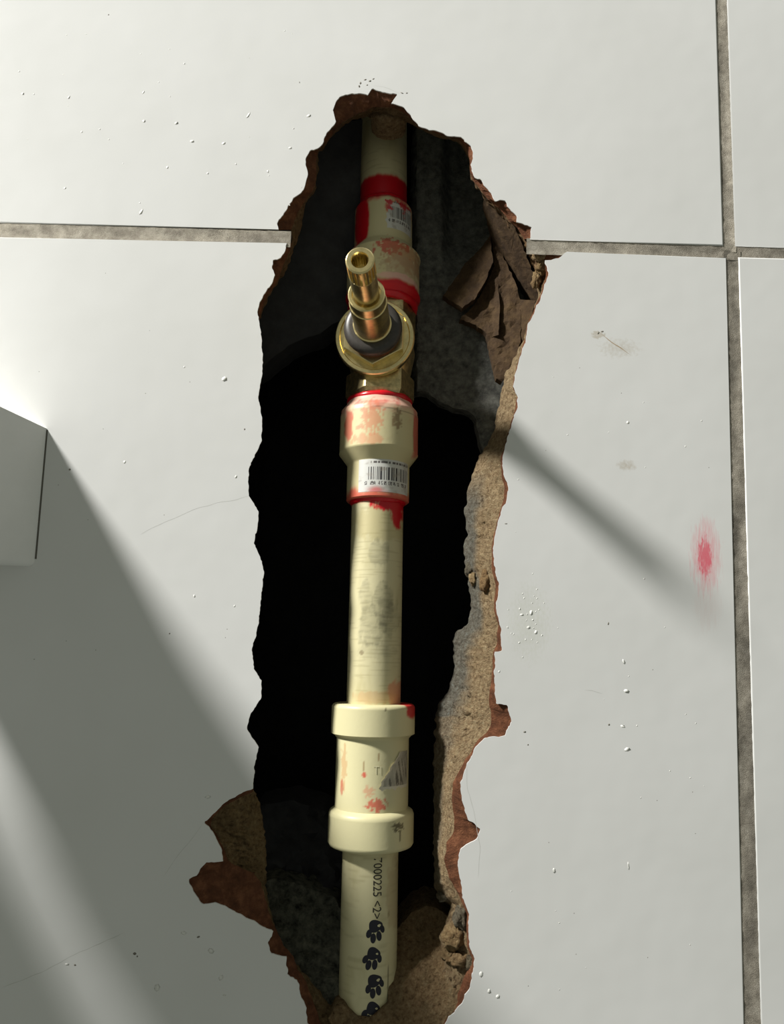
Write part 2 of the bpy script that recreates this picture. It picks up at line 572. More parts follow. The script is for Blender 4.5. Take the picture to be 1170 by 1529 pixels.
# grout: long strips, slightly hollow, seated between the tiles
def strip(p0, p1, w, n, seed, dark):
    """grout strip from p0 to p1 (world, y = 0) of width w"""
    d = (p1 - p0)
    side = Vector((d.z, 0, -d.x)).normalized()
    prof = [(-0.62, 0.3), (-0.45, 0.34), (-0.2, 0.5), (0, 0.55), (0.2, 0.5), (0.45, 0.34), (0.62, 0.3)]
    vs, fs, cs = [], [], []
    for i in range(n + 1):
        c = p0 + d * (i / n)
        for (s, dep) in prof:
            q = c + side * w * s + Vector((0, (dep + 0.3 * fbm(c.x * 400 + s * 3, c.z * 400, seed)) * MM, 0))
            vs.append(q)
            t = fbm(c.x * 45, c.z * 45, seed + s)
            g = dark * 1.16 + 1.0 * t
            cs.append((g, g * 0.985, g * 0.955))
    m = len(prof)
    for i in range(n):
        for k in range(m - 1):
            a = i * m + k
            fs.append((a, a + m, a + m + 1, a + 1))
    # back closing face rows
    return mesh(vs, fs, cs)


hw = 0.0056
hl0 = (TB[0] + TT[0]) / 2
hl1 = (TB[1] + TT[1]) / 2
def on_h(x):
    return Vector((x, 0, lerp(hl0.z, hl1.z, (x - hl0.x) / (hl1.x - hl0.x))))
def on_v(z, a, b):
    p = (a[0] + b[0]) / 2
    q = (a[1] + b[1]) / 2
    return Vector((lerp(p.x, q.x, (z - p.z) / (q.z - p.z)), 0, z))
gz = on_h(on_v(hl1.z, VUL, VUR).x).z
left_end, right_end = P(434, 352).x, P(786, 366).x
link('grout', strip(on_h(hl0.x - 0.36), on_h(left_end), hw, 260, 1, 1.12), M_GROUT, wall)
link('grout', strip(on_h(right_end), on_h(on_v(gz, VUL, VUR).x + 0.33), hw, 220, 2, 0.92), M_GROUT, wall)
link('grout', strip(on_v(gz - 0.44, VLL, VLR), on_v(gz + 0.0008, VLL, VLR), 0.0056, 220, 3, 0.78), M_GROUT, wall)
link('grout', strip(on_v(gz, VUL, VUR), on_v(gz + 0.44, VUL, VUR), 0.0046, 220, 4, 1.0), M_GROUT, wall)
lv = (shifted(VUL, -TW - GAP), shifted(VUL, -TW))
link('grout', strip(on_v(gz, *lv), on_v(gz + 0.44, *lv), 0.005, 120, 5, 0.85), M_GROUT, wall)
lv = (shifted(VLL, -TW - GAP), shifted(VLL, -TW))
link('grout', strip(on_v(gz - 0.44, *lv), on_v(gz, *lv), 0.005, 120, 6, 0.85), M_GROUT, wall)

# ------------------------------------------------------------------ mortar lip round the hole
def mortar_lip():
    vs, fs, cs = [], [], []
    n = len(RING)
    rows = 13
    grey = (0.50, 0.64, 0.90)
    for j in range(rows + 3):
        for k, (A, T, I, code, si) in enumerate(RING):
            t = min(1.0, j / rows)
            px, py = lerp(T[0], I[0], t), lerp(T[1], I[1], t)
            bul = math.sin(t * math.pi)
            d = lerp(5.2, I[2], t ** 1.15)
            d += bul * (2.6 * fbm(px * .045, py * .045, 2) + 1.5 * n3(px * .15, py * .15, 7) + 1.2 * n3(px * .33, py * .33, 9)) - bul * 0.8
            if t > 0:
                px += 2.2 * n3(px * .13, py * .13, 31) * t
                py += 2.2 * n3(px * .13, py * .13, 37) * t
            if j > rows:                       # turn the lip back into the wall
                e = j - rows
                cxp, cyp = 560, 850
                vx, vy = px - cxp, (py - cyp) * 0.25
                L = math.hypot(vx, vy) or 1
                px += vx / L * 9 * e
                py += vy / L * 9 * e
                d += 7 * e
            vs.append(P(px, py, d))
            c = (1, 1, 1)
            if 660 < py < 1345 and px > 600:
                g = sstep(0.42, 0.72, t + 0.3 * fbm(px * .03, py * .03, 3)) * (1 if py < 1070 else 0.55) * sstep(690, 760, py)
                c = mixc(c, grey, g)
            if py < 430 or (px < 480 and py < 600):
                c = mixc(c, (0.62, 0.52, 0.46), 0.9)
            if px < 500 and py > 1150:
                c = mixc(c, (0.72, 0.66, 0.55), 0.8)
            if 1320 < py < 1420 and px > 640:
                c = mixc(c, (0.75, 0.74, 0.72), 0.6)
            v = 1 + 0.35 * fbm(px * .08, py * .08, 51)
            cs.append(tuple(x * v for x in c))
    R = rows + 3
    for j in range(R - 1):
        for k in range(n):
            k2 = (k + 1) % n
            fs.append((j * n + k, (j + 1) * n + k, (j + 1) * n + k2, j * n + k2))
    return mesh(vs, fs, cs)


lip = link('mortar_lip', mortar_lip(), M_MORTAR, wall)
lip['label'] = 'rough sandy mortar edge lining the broken hole'


# ------------------------------------------------------------------ pieces inside the hole
def slab(name, poly, depth, thick, mat, step=6.0, amp=0.6, ns=0.06, parent=None, cols=None, jitter=0.0, flat=False):
    """solid piece: px outline, depth(px, py) of its front in mm, thickness in mm"""
    pts = []
    m = len(poly)
    for i in range(m):
        a, b = poly[i], poly[(i + 1) % m]
        n = max(1, int(math.dist(a, b) / step))
        for k in range(n):
            t = k / n
            x, y = lerp(a[0], b[0], t), lerp(a[1], b[1], t)
            if k:
                x += jitter * n3(x * .2, y * .2, 3)
                y += jitter * n3(x * .2, y * .2, 8)
            pts.append((x, y))
    nb = len(pts)
    x0, x1 = min(p[0] for p in pts), max(p[0] for p in pts)
    y0, y1 = min(p[1] for p in pts), max(p[1] for p in pts)

    def inside(x, y):
        c, j = False, nb - 1
        for i in range(nb):
            xi, yi = pts[i]
            xj, yj = pts[j]
            if (yi > y) != (yj > y) and x < (xj - xi) * (y - yi) / (yj - yi) + xi:
                c = not c
            j = i
        return c
    inner = []
    yy = y0 + step
    while yy < y1:
        xx = x0 + step
        while xx < x1:
            q = (xx + random.uniform(-.25, .25) * step, yy + random.uniform(-.25, .25) * step)
            if inside(*q) and min(math.dist(q, p) for p in pts) > step * 0.5:
                inner.append(q)
            xx += step
        yy += step
    res = delaunay_2d_cdt([Vector(p) for p in pts + inner], [], [list(range(nb))], 1, 1e-4)
    vs, fs, cs = [], [], []
    for v in res[0]:
        d = depth(v.x, v.y) + amp * 2 * fbm(v.x * ns, v.y * ns, 4)
        vs.append(P(v.x, v.y, d))
        cs.append(cols(v.x, v.y) if cols else (1, 1, 1))
    for f in res[2]:
        fs.append(tuple(f))
    edges = {}
    for f in fs:
        for i in range(len(f)):
            a, b = f[i], f[(i + 1) % len(f)]
            edges[(a, b)] = 1
    bound = [(a, b) for (a, b) in edges if (b, a) not in edges]
    back = {}
    for a, b in bound:
        for v in (a, b):
            if v not in back:
                back[v] = len(vs)
                vs.append(vs[v] + Vector((0, thick * MM, 0)))
                cs.append(cs[v])
    for a, b in bound:
        fs.append((b, a, back[a], back[b]))
    cen = len(vs)
    mean = Vector((0, 0, 0))
    for v in back.values():
        mean += vs[v]
    vs.append(mean / max(1, len(back)))
    cs.append((1, 1, 1))
    for a, b in bound:
        fs.append((back[b], back[a], cen))
    me = mesh(vs, fs, cs)
    bm = bmesh.new()
    bm.from_mesh(me)
    bmesh.ops.recalc_face_normals(bm, faces=bm.faces)
    bm.to_mesh(me)
    bm.free()
    ob = link(name, me, mat, parent or wall, smooth=not flat)
    if not flat:
        sharpen(ob, 55)
    return ob


# old concrete behind and right of the valve
def d_conc(x, y):
    d = lerp(43, 37, sstep(620, 760, x)) + lerp(5, 0, sstep(250, 460, y))
    d += 13 * sstep(656, 674, x) * (1 - sstep(330, 440, y)) + 7 * (1 - sstep(612, 622, x))
    return d - 6 * sstep(600, 690, y) * sstep(690, 730, x)


s = slab('concrete_piece', [(616,186),(700,196),(760,320),(800,470),(785,560),(760,600),(752,645),(726,682),(716,660),(712,640),(711,627),(702,616),(690,611),(676,609),(664,603),(655,600),(645,592),(638,586),(628,584),(616,588),(612,500),(612,300)],
         d_conc, 9, M_CONC, 6, 0.8, 0.05, jitter=3)
s['label'] = 'mottled grey concrete behind the brass valve'
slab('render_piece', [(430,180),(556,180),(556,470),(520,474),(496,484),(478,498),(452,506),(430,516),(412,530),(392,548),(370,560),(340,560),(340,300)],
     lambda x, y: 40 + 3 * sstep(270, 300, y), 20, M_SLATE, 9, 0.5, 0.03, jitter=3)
# lump of mortar hanging at the top of the hole
slab('mortar_lump', [(553,165),(566,160),(584,161),(600,166),(606,176),(600,184),(588,188),(574,188),(562,184),(554,176)],
     lambda x, y: 13 - 6 * max(0, 1 - math.hypot((x - 580) / 28, (y - 174) / 15)), 10, M_MORTAR, 4, 0.8, 0.12, jitter=1.5,
     cols=lambda x, y: (1.0, 0.92, 0.88))

# broken webs of hollow clay brick
def plane_d(p0, p1, p2):
    (x0, y0, a), (x1, y1, b), (x2, y2, c) = p0, p1, p2
    det = (x1 - x0) * (y2 - y0) - (x2 - x0) * (y1 - y0)
    gx = ((b - a) * (y2 - y0) - (c - a) * (y1 - y0)) / det
    gy = ((c - a) * (x1 - x0) - (b - a) * (x2 - x0)) / det
    return lambda x, y: a + gx * (x - x0) + gy * (y - y0)


slab('brick_shard', [(722,298),(744,313),(766,336),(781,369),(803,426),(806,444),(797,453),(787,440),(776,422),(756,397),(742,365),(731,336)],
     plane_d((725, 303, 18), (803, 426, 14), (742, 365, 30)), 5, M_BRICK, 5, 0.8, 0.07, jitter=2.5, flat=True)
slab('brick_shard', [(733,350),(744,371),(758,397),(770,424),(776,447),(778,480),(777,506),(769,546),(749,570),(741,565),(733,530),(726,498),(710,485),(686,477),(706,457),(722,432),(738,397)],
     plane_d((733, 350, 33), (777, 500, 22), (690, 477, 33)), 5, M_BRICK, 5, 1.1, 0.06, jitter=2.5, flat=True)
slab('brick_shard', [(731,352),(736,391),(723,422),(711,443),(690,460),(661,441),(682,412),(694,393),(715,373)],
     plane_d((733, 360, 31), (720, 440, 26), (661, 441, 34)), 5, M_BRICK, 5, 0.8, 0.07, jitter=2.5, flat=True)
slab('brick_shard', [(776,447),(799,449),(794,470),(785,500),(777,530),(772,528),(778,480)],
     plane_d((776, 447, 24), (799, 449, 19), (775, 530, 22)), 5, M_BRICK, 6, 0.3, 0.06, jitter=1, flat=True)
slab('brick_shard', [(736,395),(742,420),(746,455),(744,500),(730,505),(722,470),(716,452),(724,430)],
     plane_d((736, 395, 33), (745, 480, 24), (718, 455, 36)), 4, M_BRICK, 5, 0.8, 0.07, jitter=2.5, flat=True)

# mortar bed at the foot of the hole
def d_bed(x, y):
    d = lerp(27, 3.0, sstep(1345, 1535, y)) - 4.5 * sstep(630, 700, x)
    return d - 2.0 * max(0, 1 - math.hypot((x - 640) / 50, (y - 1440) / 40))


slab('mortar_bed', [(572,1400),(590,1392),(600,1378),(618,1360),(636,1352),(652,1356),(668,1368),(680,1392),(690,1420),(698,1440),(698,1470),(680,1505),(660,1532),(610,1570),(548,1572),(505,1546),(490,1520),(500,1502),(512,1500),(520,1508),(534,1518),(552,1520),(566,1510),(580,1497),(576,1450)],
     d_bed, 22, M_MORTAR, 5, 1.0, 0.05, jitter=2.5, cols=lambda x, y: mixc((0.86, 0.80, 0.74), (0.72, 0.70, 0.66), sstep(-.1, .3, fbm(x * .03, y * .03, 6))))
slab('rubble', [(392,1318),(410,1312),(440,1318),(470,1330),(500,1340),(516,1372),(518,1420),(516,1490),(508,1512),(490,1500),(462,1472),(428,1432),(405,1392)],
     lambda x, y: lerp(34, 13, sstep(1310, 1500, y)), 18, M_RUBBLE, 5, 2.2, 0.07, jitter=3)
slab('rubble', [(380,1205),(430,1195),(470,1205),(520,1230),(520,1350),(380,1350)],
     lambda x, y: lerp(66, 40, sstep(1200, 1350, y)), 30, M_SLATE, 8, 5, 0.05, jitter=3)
# a few stones on the right edge of the hole
def stone(px, py, d, r, mat, seed, cols=None):
    bm = bmesh.new()
    bmesh.ops.create_icosphere(bm, subdivisions=3, radius=1)
    c = P(px, py, d)
    for v in bm.verts:
        q = v.co.normalized()
        k = 1 + 0.9 * fbm(q.x * 1.9 + seed, q.y * 1.9, q.z * 1.9)
        v.co = c + Vector((q.x * r[0], q.y * r[1], q.z * r[2])) * k * MM
    me = bpy.data.meshes.new('stone')
    bm.to_mesh(me)
    bm.free()
    at = me.color_attributes.new('Col', 'FLOAT_COLOR', 'POINT')
    at.data.foreach_set('color', list((*(cols or (1, 1, 1)), 1.0)) * len(me.vertices))
    return link('stone', me, mat, wall)


stone(688, 1370, 6.5, (2.8, 2.6, 4.0), M_MORTAR, 2, (.5, .6, .75))
stone(676, 1400, 7.5, (4.0, 3.4, 4.4), M_MORTAR, 5, (0.9, .85, .75))
stone(668, 1424, 8.5, (3.0, 2.6, 2.4), M_MORTAR, 8, (.7, .66, .58))
stone(686, 1432, 6.5, (4.4, 3.2, 2.4), M_MORTAR, 11, (.9, .84, .76))
stone(703, 1437, 4.4, (2.0, 2.2, 2.6), M_MORTAR, 14, (.5, .58, .66))
stone(706, 864, 18, (1.8, 2.2, 3.0), M_MORTAR, 17, (1.2, 1.2, 1.15))
stone(701, 850, 20, (2.0, 2.2, 3.4), M_MORTAR, 19, (.45, .55, .7))
stone(724, 868, 9, (2.2, 2.2, 4.2), M_MORTAR, 23, (.9, .8, .68))
stone(664, 1338, 16, (3.4, 2.6, 2.0), M_MORTAR, 26, (.55, .65, .8))
stone(600, 1471, 12.5, (0.9, 0.8, 1.0), M_SPECK, 31)
stone(804, 380, 4, (3.0, 2.4, 3.4), M_MORTAR, 37, (1.1, 1.08, 1.02))
stone(809, 398, 5, (2.4, 2.4, 4.0), M_MORTAR, 41, (.8, .74, .62))
stone(800, 418, 7, (1.8, 2.0, 4.0), M_MORTAR, 43, (1, .95, .85))

# ------------------------------------------------------------------ lathe parts
def frame(bottom, top):
    a = (top - bottom).normalized()
    f = Vector((0, -1, 0))
    f = (f - a * f.dot(a)).normalized()
    y = -f
    x = y.cross(a)
    return Matrix(((x.x, y.x, a.x, bottom.x), (x.y, y.y, a.y, bottom.y), (x.z, y.z, a.z, bottom.z), (0, 0, 0, 1)))


def lathe_mesh(profile, nseg=96, dz=None, color=None, shape=None, cap=True):
    """profile: (z mm, r mm) from bottom to top, local axis z, angle 0 faces the viewer side (-y)"""
    prof = []
    for (z0, r0), (z1, r1) in zip(profile, profile[1:]):
        n = 1 if not dz else max(1, int(abs(z1 - z0) / dz))
        for k in range(n):
            prof.append((lerp(z0, z1, k / n), lerp(r0, r1, k / n)))
    prof.append(profile[-1])
    vs, fs, cs = [], [], []
    for z, r in prof:
        for i in range(nseg):
            th = 2 * math.pi * i / nseg
            rr = r * (shape(th, z) if shape else 1)
            vs.append((rr * math.sin(th) * MM, -rr * math.cos(th) * MM, z * MM))
            if color:
                w = th if th <= math.pi else th - 2 * math.pi
                cs.append(color(w, z, r))
    for j in range(len(prof) - 1):
        for i in range(nseg):
            k = (i + 1) % nseg
            fs.append((j * nseg + i, j * nseg + k, (j + 1) * nseg + k, (j + 1) * nseg + i))
    if cap:
        fs.append(tuple(range(nseg - 1, -1, -1)))
        fs.append(tuple(range((len(prof) - 1) * nseg, len(prof) * nseg)))
    return mesh(vs, fs, cs if color else None)


CPVC = srgb(208, 200, 160)
REDC = srgb(196, 18, 32)
PINK = srgb(214, 120, 108)
SMUD = srgb(112, 108, 88)
BROWN = srgb(140, 96, 60)


def stain(base, col, t):
    return mixc(base, col, min(1, max(0, t)))


def blob(u, y, cu, cy, ru, ry, seed, amt=1.0, f=(3.0, 0.06)):
    e = 1 - ((u - cu) / ru) ** 2 - ((y - cy) / ry) ** 2
    return sstep(0, 0.5, e + amt * fbm(u * f[0] * 2, y * f[1], seed))


# axis points (px, py, depth mm)
LB0, LB1 = (546, 1600, 14.0), (567.5, 560, 29.0)         # lower run, straight
UP0, UP1 = (571, 520, 33.0), (574, 60, 49.0)           # upper run, leaning back


def axis_pt(a, b, y):
    pa, pb = P(*a), P(*b)
    lo, hi = 0.0, 1.0
    for _ in range(40):
        m = (lo + hi) / 2
        q = pa.lerp(pb, m)
        v = q - CAM
        sy = H / 2 - FPX * v.dot(_U) / v.dot(_F)
        if (sy > y):
            lo = m
        else:
            hi = m
    return pa.lerp(pb, (lo + hi) / 2)


def run(a, b, y0, y1):
    """matrix, length mm and a map from local z (mm) to photo row for a piece between rows y0 (bottom) and y1 (top)"""
    p, q = axis_pt(a, b, y0), axis_pt(a, b, y1)
    L = (q - p).length / MM
    return frame(p, q), L, (lambda z: lerp(y0, y1, z / L))


pipe = empty('water_pipe', axis_pt(LB0, LB1, 1590), 'cream plastic water pipe with couplings standing in the broken wall hole', 'pipe')
R = 11.0


def pipe_color(seed, extra):
    def outer(ymap):
        def f(th, z, r):
            y, u = ymap(z), math.sin(th)
            c = CPVC
            c = mixc(c, srgb(178, 168, 120), 0.5 * sstep(0, .5, fbm(th * 1.3, y * .012, seed)))
            # fine scratches round the pipe
            c = mixc(c, srgb(160, 150, 108), 0.35 * sstep(.18, .45, n3(th * 1.1, y * .55, seed + 4)))
            return extra(c, u, y, th)
        return f
    return outer


# lower pipe, below the coupling
def lower_extra(c, u, y, th):
    c = stain(c, BROWN, .25 * blob(u, y, .9, 1330, .35, 60, 3))
    c = stain(c, srgb(70, 62, 40), .8 * blob(u, y, .72, 1460, .022, 42, 5, .3))
    c = stain(c, srgb(120, 112, 78), .5 * blob(u, y, .7, 1357, .05, 6, 6))
    return c


mw, L, ym = run(LB0, LB1, 1590, 1255)
sec = link('pipe_section', lathe_mesh([(0, R), (L, R)], 128, 0.8, pipe_color(1, lower_extra)(ym)), M_CPVC, pipe, mw)
sec['label'] = 'lower pipe stamped with numbers and a row of dark paw prints'
LOW_MW, LOW_L = mw, L


def wrap(th0, z0, s, t, r):
    th = th0 + s / r
    return (r * math.sin(th) * MM, -r * math.cos(th) * MM, (z0 + t) * MM)


def z_of(y, y0=1590, y1=1255, L=None):
    lo, hi = 0, LOW_L
    p, q = LOW_MW.translation, LOW_MW.translation + LOW_MW.col[2].to_3d() * LOW_L * MM
    for _ in range(40):
        m = (lo + hi) / 2
        v = p.lerp(q, m / LOW_L) - CAM
        v += Vector((0, -R * MM, 0))
        sy = H / 2 - FPX * v.dot(_U) / v.dot(_F)
        if sy > y:
            lo = m
        else:
            hi = m
    return lo


def paw(y, u, tilt, seed):
    vs, fs = [], []
    th0, z0, rr = math.asin(u), z_of(y), R + 0.07
    ca, sa = math.cos(tilt), math.sin(tilt)
    rnd = random.Random(seed)

    ca, sa = ca, sa

    def ell(cx, cy, rx, ry, rot=0, n=18, lob=0.0):
        b = len(vs)
        pts = [(0, 0)] + [((1 + lob * math.cos(3 * a)) * math.cos(a), (1 + lob * math.cos(3 * a)) * math.sin(a)) for a in [2 * math.pi * i / n + math.pi / 2 for i in range(n)]]
        for (x, yy) in pts:
            x, yy = x * rx, yy * ry
            x, yy = x * math.cos(rot) - yy * math.sin(rot), x * math.sin(rot) + yy * math.cos(rot)
            x, yy = x + cx, yy + cy
            x, yy = x * ca - yy * sa, x * sa + yy * ca
            vs.append(wrap(th0, z0, x, yy, rr))
        for i in range(n):
            fs.append((b, b + 1 + i, b + 1 + (i + 1) % n))
    k = 1.0 + rnd.uniform(-.04, .04)
    ca, sa = ca * .97, sa * .97
    ell(0.1, 1.5, 2.7 * k, 2.25, 0, 24, 0.09)
    ell(-2.55, -1.0, 1.05, 1.6, -0.35)
    ell(2.85, 0.1, 0.95, 1.5, 0.35)
    ell(-0.95, -2.75, 1.1, 1.8, -0.1)
    ell(1.4, -2.2, 1.1, 1.8, 0.15)
    return link('paw_print', mesh(vs, fs), M_INK, sec, LOW_MW)


for i, (y, u, tl) in enumerate([(1392, .25, 0.05), (1433, .17, -0.2), (1474, .26, 0.1), (1515, .18, -0.25)]):
    paw(y, u, tl, i)


def text_mesh(body, size, place, weight=0.0):
    cu = bpy.data.curves.new('txt', 'FONT')
    cu.body = body
    cu.size = size
    cu.offset = weight
    cu.resolution_u = 4
    tmp = bpy.data.objects.new('tmp_text', cu)
    COL.objects.link(tmp)
    dg = bpy.context.evaluated_depsgraph_get()
    me = bpy.data.meshes.new_from_object(tmp.evaluated_get(dg))
    bpy.data.objects.remove(tmp)
    for v in me.vertices:
        v.co = place(v.co.x, v.co.y)
    me.materials.clear()
    return me


z7 = z_of(1283)
me = text_mesh('7000225 <2>', 4.6, lambda x, y: wrap(math.asin(.15), z7, y * 1.05, -x * .87, R + 0.07), .012)
link('stamped_number', me, M_INKT, sec, LOW_MW, smooth=False)


# coupling
def coup_color(y0, y1):
    def outer(ymap):
        def f(th, z, r):
            y, u = ymap(z), math.sin(th)
            c = mixc(CPVC, srgb(216, 210, 164), .4)
            c = stain(c, srgb(196, 140, 88), .5 * blob(u, y, -.74, 1140, .10, 34, 2, 2.0, (6, .09)))
            c = stain(c, srgb(190, 90, 70), .7 * blob(u, y, -.78, 1172, .05, 14, 3, .8))
            c = stain(c, srgb(206, 84, 66), .9 * blob(u, y, -.17, 1151, .07, 4.5, 9, .8, (6, .2)))
            c = stain(c, srgb(208, 92, 72), .85 * blob(u, y, .17, 1193, .30, 9, 12, 2.6, (7, .16)))
            c = stain(c, srgb(212, 130, 100), .5 * blob(u, y, -.05, 1174, .14, 9, 15, 2.2, (7, .2)))
            c = stain(c, srgb(150, 120, 80), .8 * blob(u, y, .2, 1125, .03, 7, 16, .8))
            c = stain(c, srgb(150, 120, 80), .8 * blob(u, y, -.2, 1138, .02, 8, 17, .8))
            c = stain(c, REDC, .95 * blob(u, y, .93, 1056, .16, 17, 19, .7) if u > .6 else 0)
            c = stain(c, REDC, .9 * sstep(1050, 1046.5, y) * sstep(.1, .6, u + .2 * n3(th * 3, 1)))
            c = stain(c, srgb(70, 60, 30), .85 * blob(u, y, .62, 1224, .12, 8, 21, 2.6, (9, .3)))
            c = stain(c, srgb(80, 70, 40), .85 * blob(u, y, .68, 1238, .03, 9, 25, 1.0))
            c = stain(c, srgb(90, 80, 50), .8 * blob(u, y, .3, 1056, .03, 2.5, 27, .5))
            return c
        return f
    return outer


mw, L, ym = run(LB0, LB1, 1262, 1050)
rb, rd = 16.9, 14.6
prof = [(0, 11.2), (0.2, rb - 1.6), (0.6, rb - .6), (1.6, rb), (12.2, rb), (13.4, rb - .5), (14.6, rd), (L - 13.4, rd), (L - 12.2, rb - 1.2), (L - 11.6, rb), (L - 1.2, rb), (L - .4, rb - .5), (L, rb - 1.2), (L + .05, 11.1)]
coup = link('coupling', lathe_mesh(prof, 160, 0.5, coup_color(0, 0)(ym)), M_CPVC, pipe, mw)
coup['label'] = 'wide cream pipe coupling with a raised band at each end'
sharpen(coup, 50)
# remains of a torn film label and the moulded letters
def patch(th0, th1, z0, z1, r, nu, nv, color=None, keep=None, lift=None):
    vs, fs, cs, ok = [], [], [], []
    for j in range(nv + 1):
        for i in range(nu + 1):
            th, z = lerp(th0, th1, i / nu), lerp(z0, z1, j / nv)
            rr = r + (lift(i / nu, j / nv) if lift else 0)
            vs.append((rr * math.sin(th) * MM, -rr * math.cos(th) * MM, z * MM))
            cs.append(color(i / nu, j / nv) if color else (1, 1, 1))
            ok.append(keep(i / nu, j / nv) if keep else True)
    for j in range(nv):
        for i in range(nu):
            a = j * (nu + 1) + i
            q = (a, a + 1, a + nu + 2, a + nu + 1)
            if all(ok[k] for k in q):
                fs.append(q)
    return mesh(vs, fs, cs)


def film_edge(b):
    return 0.04 + 0.62 * b ** 1.3 + 0.05 * n3(b * 9, 2)


def film_keep(a, b):
    return a > film_edge(b) and 0.05 + .08 * n3(a * 9, 4) < b < 0.95


def film_lift(a, b):
    return 0.10 + 0.22 * abs(fbm(a * 7, b * 3, 2)) + 0.35 * sstep(.10, .0, a - film_edge(b))


def film_col(a, b):
    v = 0.40 + 0.25 * fbm(a * 8, b * 3, 8)
    if n3(a * 17 + b * 3, b * 2, 5) > .22 and a > film_edge(b) + .16:
        v *= .35
    if a < film_edge(b) + .07 or b < .13:
        v = .66
    return (v, v * .93, v * .74)


zz = L * (1262 - 1148) / 212
film = link('torn_label', patch(.12, 1.25, zz - 7, zz + 8.5, rd, 60, 50, film_col, film_keep, film_lift), M_LABEL, coup, mw)
me = text_mesh('TI', 5.2, lambda x, y: wrap(.055, zz - 0.2, x * .72, y * .82, rd + 0.16))
link('moulded_letter', me, plain('moulded_cpvc', srgb(218, 212, 176), .4), coup, mw, smooth=False)


# middle pipe with scuffs
def mid_extra(c, u, y, th):
    c = stain(c, srgb(176, 160, 100), .35 * blob(u, y, .1, 790, 1.2, 30, 40, .8))
    for cu, cy, ru, ry, a, sd in ((.1, 834, .5, 22, .6, 3), (.3, 912, .5, 36, .75, 7), (-.15, 940, .5, 34, .7, 11), (.5, 928, .4, 36, .6, 14), (-.35, 900, .25, 30, .5, 17), (.0, 975, .8, 14, .3, 23)):
        c = stain(c, srgb(92, 90, 70), a * .62 * blob(u, y, cu, cy, ru, ry, sd, 1.6, (2.2, .035)) * (.45 + .55 * sstep(-.1, .3, fbm(th * 2.2 + y * .02, y * .22, sd))))
    c = stain(c, REDC, blob(u, y, .45, 757, .85, 15, 33, 1.5, (3, .06)))
    c = stain(c, REDC, blob(u, y, .75, 770, .28, 28, 36, .8))
    c = stain(c, REDC, sstep(760, 753, y + 5 * n3(th * 2, 4)))
    c = stain(c, srgb(206, 110, 74), .6 * blob(u, y, .85, 1036, .4, 22, 41, .9))
    c = stain(c, srgb(200, 150, 100), .4 * blob(u, y, .1, 1040, 1.0, 10, 44, .8))
    c = stain(c, srgb(110, 90, 60), .6 * blob(u, y, -.45, 978, .10, 4, 46, .5))
    return c


mw, L, ym = run(LB0, LB1, 1056, 735)
sec2 = link('pipe_section', lathe_mesh([(0, R), (L, R)], 128, 0.5, pipe_color(5, mid_extra)(ym)), M_CPVC, pipe, mw)
sec2['label'] = 'scuffed middle length of cream pipe'


# threaded adapters
def octo(th, z):
    w = abs(th if th <= math.pi else th - 2 * math.pi)
    k = sstep(1.02, 1.06, w) - sstep(2.1, 2.14, w)          # side sectors lie a little lower
    return 1.0 - 0.028 * k


def low_adapter_col(ymap):
    def f(th, z, r):
        y, u = ymap(z), math.sin(th)
        c = mixc(CPVC, srgb(206, 192, 140), .4)
        k = fbm(th * 2.2, y * .05, 3)
        c = stain(c, srgb(226, 176, 160), .85 * sstep(640, 612, y + 22 * k))            # milky pink cement
        c = stain(c, srgb(198, 60, 60), .75 * sstep(.05, .3, fbm(th * 3.1, y * .07, 9)) * sstep(650, 600, y))
        c = stain(c, srgb(196, 84, 66), .8 * blob(u, y, -.72, 648, .13, 30, 12, 1.0))
        c = stain(c, srgb(214, 116, 84), .55 * blob(u, y, -.15, 640, .32, 24, 15, 3.0, (5, .10)))
        c = stain(c, srgb(214, 126, 90), .5 * blob(u, y, -.25, 672, .4, 9, 18, 2.0))
        c = stain(c, srgb(130, 96, 60), .7 * blob(u, y, .45, 642, .12, 16, 22, 2.4, (8, .2)))
        c = stain(c, srgb(196, 70, 66), .8 * blob(u, y, .95, 655, .12, 36, 25, .6))
        c = stain(c, REDC, sstep(605, 601, y + 3 * k))
        c = stain(c, srgb(204, 80, 64), .9 * sstep(733, 748, y + 14 * fbm(th * 3, y * .04, 28)))
        c = stain(c, srgb(70, 60, 50), .5 * sstep(.9, 1.0, 1 - abs(y - 626 - 3 * math.sin(th * 2)) / 12) * sstep(-.8, -.3, u))
        return c
    return f


mw, L, ym = run(LB0, LB1, 751, 602)
zq = lambda y, L=L: L * (751 - y) / (751 - 602)
prof = [(0, 11.1), (.1, 12.9), (.6, 13.4), (zq(698), 13.4), (zq(680), 17.4), (zq(626), 17.4), (zq(620), 17.0), (zq(610), 14.6), (zq(604), 13.9), (zq(599), 12.6)]
ad1 = link('threaded_adapter', lathe_mesh(prof, 160, 0.45, low_adapter_col(ym), lambda th, z: octo(th, z) if zq(680) - .2 <= z <= zq(620) else 1.0), M_CPVC, pipe, mw)
ad1['label'] = 'cream adapter below the valve, smeared red, with a barcode label'
sharpen(ad1, 40)
AD1 = mw


